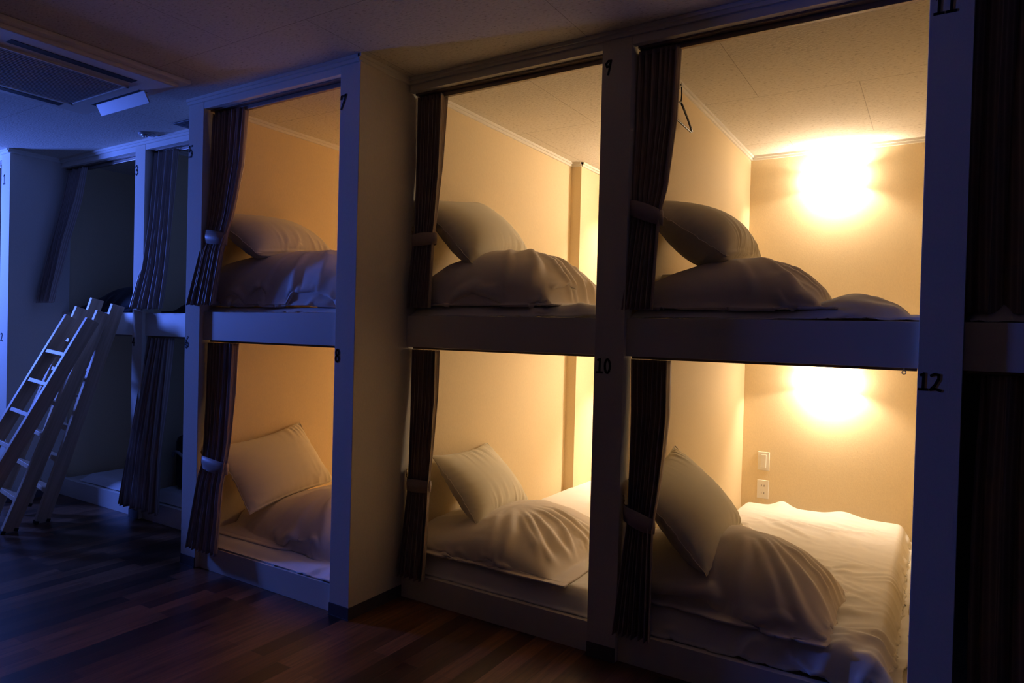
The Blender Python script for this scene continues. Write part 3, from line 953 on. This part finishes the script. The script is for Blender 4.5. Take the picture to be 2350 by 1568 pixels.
# 9 / 10
curtain([(2.325, -.425, -.262, .062, .022), (2.0, -.425, -.272, .060, .018), (1.75, -.42, -.285, .048, .014), (1.665, -.415, -.290, .04, .013), (1.58, -.42, -.288, .035, .014), (1.35, -.428, -.285, .02, .018)],
        'brown tied curtain of upper berth 9, next to the projecting side wall', 7, 3, tie=(1.66, 1.665, .030))
curtain([(1.155, -.422, -.268, .062, .020), (.95, -.422, -.268, .058, .018), (.65, -.418, -.280, .045, .014), (.53, -.415, -.288, .04, .013), (.44, -.42, -.284, .035, .014), (.11, -.428, -.270, .0, .018)],
        'brown tied curtain of lower berth 10, reaching down to the beam', 7, 4, tie=(.525, .53, .030))
# 7 / 8
curtain([(2.325, -1.512, -1.262, -.252, .022), (2.05, -1.515, -1.285, -.256, .020), (1.8, -1.525, -1.335, -.27, .016), (1.70, -1.538, -1.362, -.28, .014), (1.62, -1.55, -1.368, -.30, .014), (1.345, -1.60, -1.378, -.335, .016)],
        'striped satin curtain of upper berth 7, its blue-lit tieback against the post', 9, 5, tie=(1.70, 1.675, .034))
curtain([(1.155, -1.512, -1.292, -.252, .022), (.9, -1.512, -1.300, -.258, .019), (.65, -1.508, -1.306, -.275, .015), (.54, -1.502, -1.310, -.29, .014), (.45, -1.51, -1.308, -.31, .014), (.115, -1.555, -1.298, -.338, .016)],
        'striped satin curtain of lower berth 8, its blue-lit tieback low on the post', 9, 6, tie=(.55, .53, .034))
# 5 / 6 hang loose
curtain([(2.325, -2.590, -2.33, .05, .018), (1.9, -2.60, -2.34, .03, .02), (1.6, -2.63, -2.345, .01, .022), (1.335, -2.70, -2.35, -.02, .022)],
        'loose untied curtain of the upper dark berth between posts 3 and 5', 6, 7, hooks=False)
curtain([(1.155, -2.590, -2.35, .05, .018), (.8, -2.66, -2.34, .02, .022), (.4, -2.705, -2.325, -.02, .022), (.085, -2.745, -2.305, -.04, .022)],
        'long loose curtain of the lower dark berth, hem spread over the low beam', 7, 8, hooks=False)
# 3 swings out into the room
curtain([(2.325, -3.655, -3.40, .04, .016), (2.1, -3.655, -3.42, .01, .02), (1.8, -3.655, -3.46, -.05, .022), (1.37, -3.655, -3.46, -.13, .026)],
        'faint loose curtain pushed out beside the far side wall, above the ladders', 4, 9, hooks=False, group='loose curtains')
curtain([(2.325, 1.738, 2.35, .07, .022), (1.34, 1.738, 2.35, .07, .026)],
        'drawn dark curtain of the upper berth at the right edge', 9, 10, hooks=False, group='drawn dark curtains')
curtain([(1.155, 1.775, 2.45, .07, .022), (.14, 1.775, 2.45, .07, .026)],
        'drawn dark curtain of the lower berth at the right edge', 9, 11, hooks=False, group='drawn dark curtains')
curtain([(2.325, -4.3, -3.81, YA+.06, .022), (1.34, -4.3, -3.81, YA+.06, .026)],
        'dark curtain edge of the upper berth at the left edge of the photo', 7, 12, hooks=False, group='drawn dark curtains')

# ------------------------------------------------------------------ wall lamps
def wall_lamp(xc, y, zc, label, br=''):
    t = empty('wall_lamp', (xc, y, zc), label, 'lamp', 'small wall lamps at the back of the berths')
    hw, hh, dp = .142, .056, .085
    MB().box(xc-.05, xc+.05, y-.02, y-.0005, zc-.035, zc+.035, .004).build('mounting_plate', M['white_plastic'], t)
    # opal shade: curved front and two ends, open at top and bottom
    bm = bmesh.new(); N = 12; rows = []
    for i in range(N+1):
        a = PI*i/N
        yy = y-.006-dp*math.sin(a)**.6; xx = xc-hw*math.cos(a)
        if i in (0, N): xx = xc-hw*math.cos(a)
        rows.append((xx if abs(math.cos(a)) < .98 else xc-hw*(1 if math.cos(a) > 0 else -1), yy))
    pts = [(xc-hw, y-.006), (xc-hw, y-.045), (xc-hw+.008, y-.068), (xc-hw+.03, y-dp), (xc, y-dp-.004), (xc+hw-.03, y-dp), (xc+hw-.008, y-.068), (xc+hw, y-.045), (xc+hw, y-.006)]
    A = [bm.verts.new((a, b_, zc-hh)) for a, b_ in pts]; B = [bm.verts.new((a, b_, zc+hh)) for a, b_ in pts]
    for i in range(len(pts)-1): bm.faces.new((A[i], A[i+1], B[i+1], B[i]))
    me = bpy.data.meshes.new('shade'); bm.to_mesh(me); bm.free()
    o = obj('lamp_shade', me, M['shade'+br], t)
    s = o.modifiers.new('thick', 'SOLIDIFY'); s.thickness = .003
    MB().cyl((xc-.04, y-.055, zc), (xc-.005, y-.055, zc), .016, n=16).build('socket', M['white_plastic'], t)
    MB().sphere((xc+.03, y-.055, zc), .026, 16, (1.4, 1, 1)).build('bulb', M['bulb'+br], t, True)
    return t
for xc, y, zc, lab in ((1.113, D, 2.212, 'glowing wall lamp close under the ceiling of berth 11'),
                       (1.117, D, 1.005, 'glowing wall lamp of berth 12, just under the upper bunk beam'),
                       (.27, D, 2.212, 'wall lamp lighting upper berth 9, behind the middle post'),
                       (.27, D, 1.005, 'wall lamp lighting lower berth 10, behind the middle post'),
                       (-1.05, D, 2.212, 'wall lamp lighting upper berth 7, behind its post'),
                       (-1.05, D, 1.005, 'wall lamp lighting lower berth 8, behind its post')):
    wall_lamp(xc, y, zc, lab, '_bright' if xc == .27 else '_warm' if xc < 0 else '')

# switch and outlet in berth 12
t = empty('light_switch', (.768, D, .482), 'white rocker light switch plate above the power outlet in berth 12', 'switch')
MB().box(.733, .803, D-.008, D-.0005, .424, .540, .003).build('cover_plate', M['white_plastic'], t)
MB().box(.752, .784, D-.013, D-.007, .440, .524, .002).build('rocker', M['white_plastic'], t)
t = empty('power_outlet', (.768, D, .305), 'white double power outlet plate just above the sheet in berth 12', 'outlet')
MB().box(.733, .803, D-.008, D-.0005, .247, .363, .003).build('cover_plate', M['white_plastic'], t)
s = MB()
for z in (.282, .328):
    for x in (.760, .776): s.box(x-.0014, x+.0014, D-.0088, D-.0079, z-.006, z+.006)
s.build('socket_slots', M['dark_plastic'], t)

# ------------------------------------------------------------------ coat hanger
t = empty('coat_hanger', (.668, .557, 2.36), 'black plastic coat hanger hung from the wall moulding of berth 11', 'hanger')
hx = .668
hook = [(hx, .545+.018*math.cos(a), 2.345+.018*math.sin(a)) for a in [PI*1.15-i*PI*1.15/10 for i in range(11)]]
hook += [(hx, .565, 2.325), (hx, .562, 2.305), (hx, .557, 2.290)]
MB().tube(hook, .003, 8).build('hook', M['black_plastic'], t, True)
s = MB()
s.tube([(hx, .557, 2.290), (hx, .60, 2.272), (hx, .66, 2.243), (hx, .70, 2.220), (hx, .727, 2.204)], .005, 8)
s.tube([(hx, .557, 2.290), (hx, .51, 2.272), (hx, .45, 2.243), (hx, .41, 2.220), (hx, .387, 2.204)], .005, 8)
s.tube([(hx, .727, 2.204), (hx, .71, 2.197), (hx, .557, 2.200), (hx, .40, 2.197), (hx, .387, 2.204)], .004, 8)
s.build('frame', M['black_plastic'], t, True)
MB().box(.6365, .676, .539, .551, 2.356, 2.361, .001).box(.672, .676, .539, .551, 2.361, 2.371).build('wall_hook', M['white_plastic'], t)

# ------------------------------------------------------------------ wooden ladders
def ladder(foot, top, wdir, label, seed):
    """foot/top: front edge of the right rail, world points; wdir: unit vector towards the left rail"""
    F = Vector(foot); T = Vector(top); u = (T-F); L = u.length; u.normalize()
    wd = Vector(wdir).normalized(); wd = (wd-u*wd.dot(u)).normalized()
    nrm = u.cross(wd).normalized()          # away from the room, into the depth of the rail
    if nrm.y < 0: nrm = -nrm
    t = empty('wooden_ladder', F, label, 'ladder', 'short wooden bunk ladders leaning together')
    RM = Matrix((wd, nrm, u)).transposed().to_4x4()
    base = Matrix.Translation(F) @ RM
    RT, RD, WD = .033, .076, .34
    for x in (0, WD-RT):
        mb = MB().box(x, x+RT, 0, RD, 0, L, .002)
        # feet cut level with the floor, heads chamfered
        vs = mb.bm.verts
        k = (u.xy.length)/(u.z)
        for v in vs:
            if v.co.z < .02: v.co.z = v.co.z+max(0, (nrm.z < 0)*(-nrm.z)*v.co.y/u.z)
        r = mb.build('rail', M['pine'], t, loc=(0, 0, 0))
        r.matrix_basis = RM
        f = MB().box(x-.002, x+RT+.002, -.002, .02, -.002, .018, .002)
        f.box(x-.002, x+RT+.002, RD-.02, RD+.002, max(0, -nrm.z)*RD/u.z-.002, max(0, -nrm.z)*RD/u.z+.018, .002)
        q = f.build('rubber_foot', M['rubber'], r, loc=(0, 0, 0))
    for k_ in range(6):
        z = .195*(k_+1)
        mb = MB().box(RT, WD-RT, .006, RD-.012, -.012, .012, .002)
        q = mb.build('rung', M['pine'], t, loc=(0, 0, 0))
        # treads lie level when the ladder leans
        tilt = math.atan2(-nrm.z, nrm.y if nrm.y else 1)
        q.matrix_basis = RM @ Matrix.Translation((0, 0, z)) @ Matrix.Rotation(-tilt*.0, 4, 'X')
    return t
ladder((-2.957, -.432, .004), (-2.745, -.105, 1.362), (-1, .05, 0), 'pine ladder standing closest to the bunk bay, rightmost of the three', 1)
ladder((-2.888, -.635, .004), (-2.745, -.195, 1.318), (-1, .05, 0), 'pine ladder between the two others, middle of the leaning three', 2)
ladder((-2.80, -.915, .004), (-2.682, -.285, 1.272), (-1, .05, 0), 'pine ladder leaning outermost, nearest the left edge with bright rungs', 3)

# ------------------------------------------------------------------ ceiling fixtures
t = empty('air_conditioner', (-1.83, -.955, H), 'square ceiling cassette air conditioner with one flap open', 'air conditioner')
mb = MB()
X0, X1, Y0, Y1 = -2.30, -1.36, -1.43, -.485
for a in (0,):
    mb.box(X0, X1, Y0, Y1, H-.022, H-.0005, .006)
    mb.box(X0+.035, X1-.035, Y0+.035, Y1-.035, H-.042, H-.020, .008)
mb.build('panel', M['white_plastic'], t)
g = MB().box(-2.10, -1.60, -1.25, -.665, H-.048, H-.041, .002)
for i in range(24):
    x = -2.09+i*.0205
    g.box(x, x+.008, -1.24, -.675, H-.051, H-.047)
g.build('intake_grille', M['grey_plastic'], t)
gf = MB()
gf.box(-2.115, -1.585, -1.265, -1.25, H-.052, H-.041, .002).box(-2.115, -1.585, -.665, -.65, H-.052, H-.041, .002)
gf.box(-2.115, -2.10, -1.265, -.65, H-.052, H-.041, .002).box(-1.60, -1.585, -1.265, -.65, H-.052, H-.041, .002)
gf.build('grille_frame', M['white_plastic'], t)
for (a, b_, c, d) in ((-1.535, -1.485, -1.17, -.67), (-2.215, -2.165, -1.17, -.67), (-2.04, -1.60, -.600, -.555), (-2.04, -1.60, -1.36, -1.31)):
    MB().box(a, b_, c, d, H-.0435, H-.0405, .001).build('air_slot', M['dark_plastic'], t)
fl = MB().box(-.22, .22, -.030, .030, -.003, .003, .002)
f_ = fl.build('louvre_flap', M['white_plastic'], t, loc=(0, 0, 0))
f_.matrix_basis = Matrix.Translation((-1.80+1.83, -.568+.955, -.068)) @ Matrix.Rotation(math.radians(-62), 4, 'X')

t = empty('smoke_detector', (-2.45, -.075, H), 'small round ceiling fitting with two bright glints, left of berth 7', 'ceiling fitting')
MB().cyl((-2.45, -.075, H-.010), (-2.45, -.075, H-.0005), .045, .05, 28).build('rim', M['grey_plastic'], t, True)
MB().cyl((-2.45, -.075, H-.016), (-2.45, -.075, H-.009), .030, .036, 28).sphere((-2.455, -.09, H-.018), .008, 10).sphere((-2.435, -.085, H-.018), .008, 10).build('head', M['steel'], t, True)
t = empty('ceiling_vent', (-1.95, -.075, H), 'small dark square vent in the ceiling beside the post numbered 5', 'vent')
MB().box(-2.09, -1.80, -.13, -.025, H-.008, H-.0005, .002).build('frame', M['dark_plastic'], t)
v = MB()
for i in range(6): v.box(-2.08, -1.81, -.125+i*.016, -.118+i*.016, H-.011, H-.007)
v.build('slats', M['dark_plastic'], t)

# ------------------------------------------------------------------ black bag in berth 6
t = empty('black_bag', (-2.28, .22, Z1+.07), 'black bag with a pale strap, half hidden behind the post numbered 6', 'bag')
b_ = MB().box(-2.47, -2.10, .14, .34, Z1+.068, .54, .05)
b_.build('body', M['black_cloth'], t, True)
MB().tube([(-2.455, .135, .40), (-2.44, .128, .425), (-2.41, .126, .435), (-2.38, .126, .432), (-2.35, .135, .41)], .010, 8).build('strap', M['grey_plastic'], t, True)
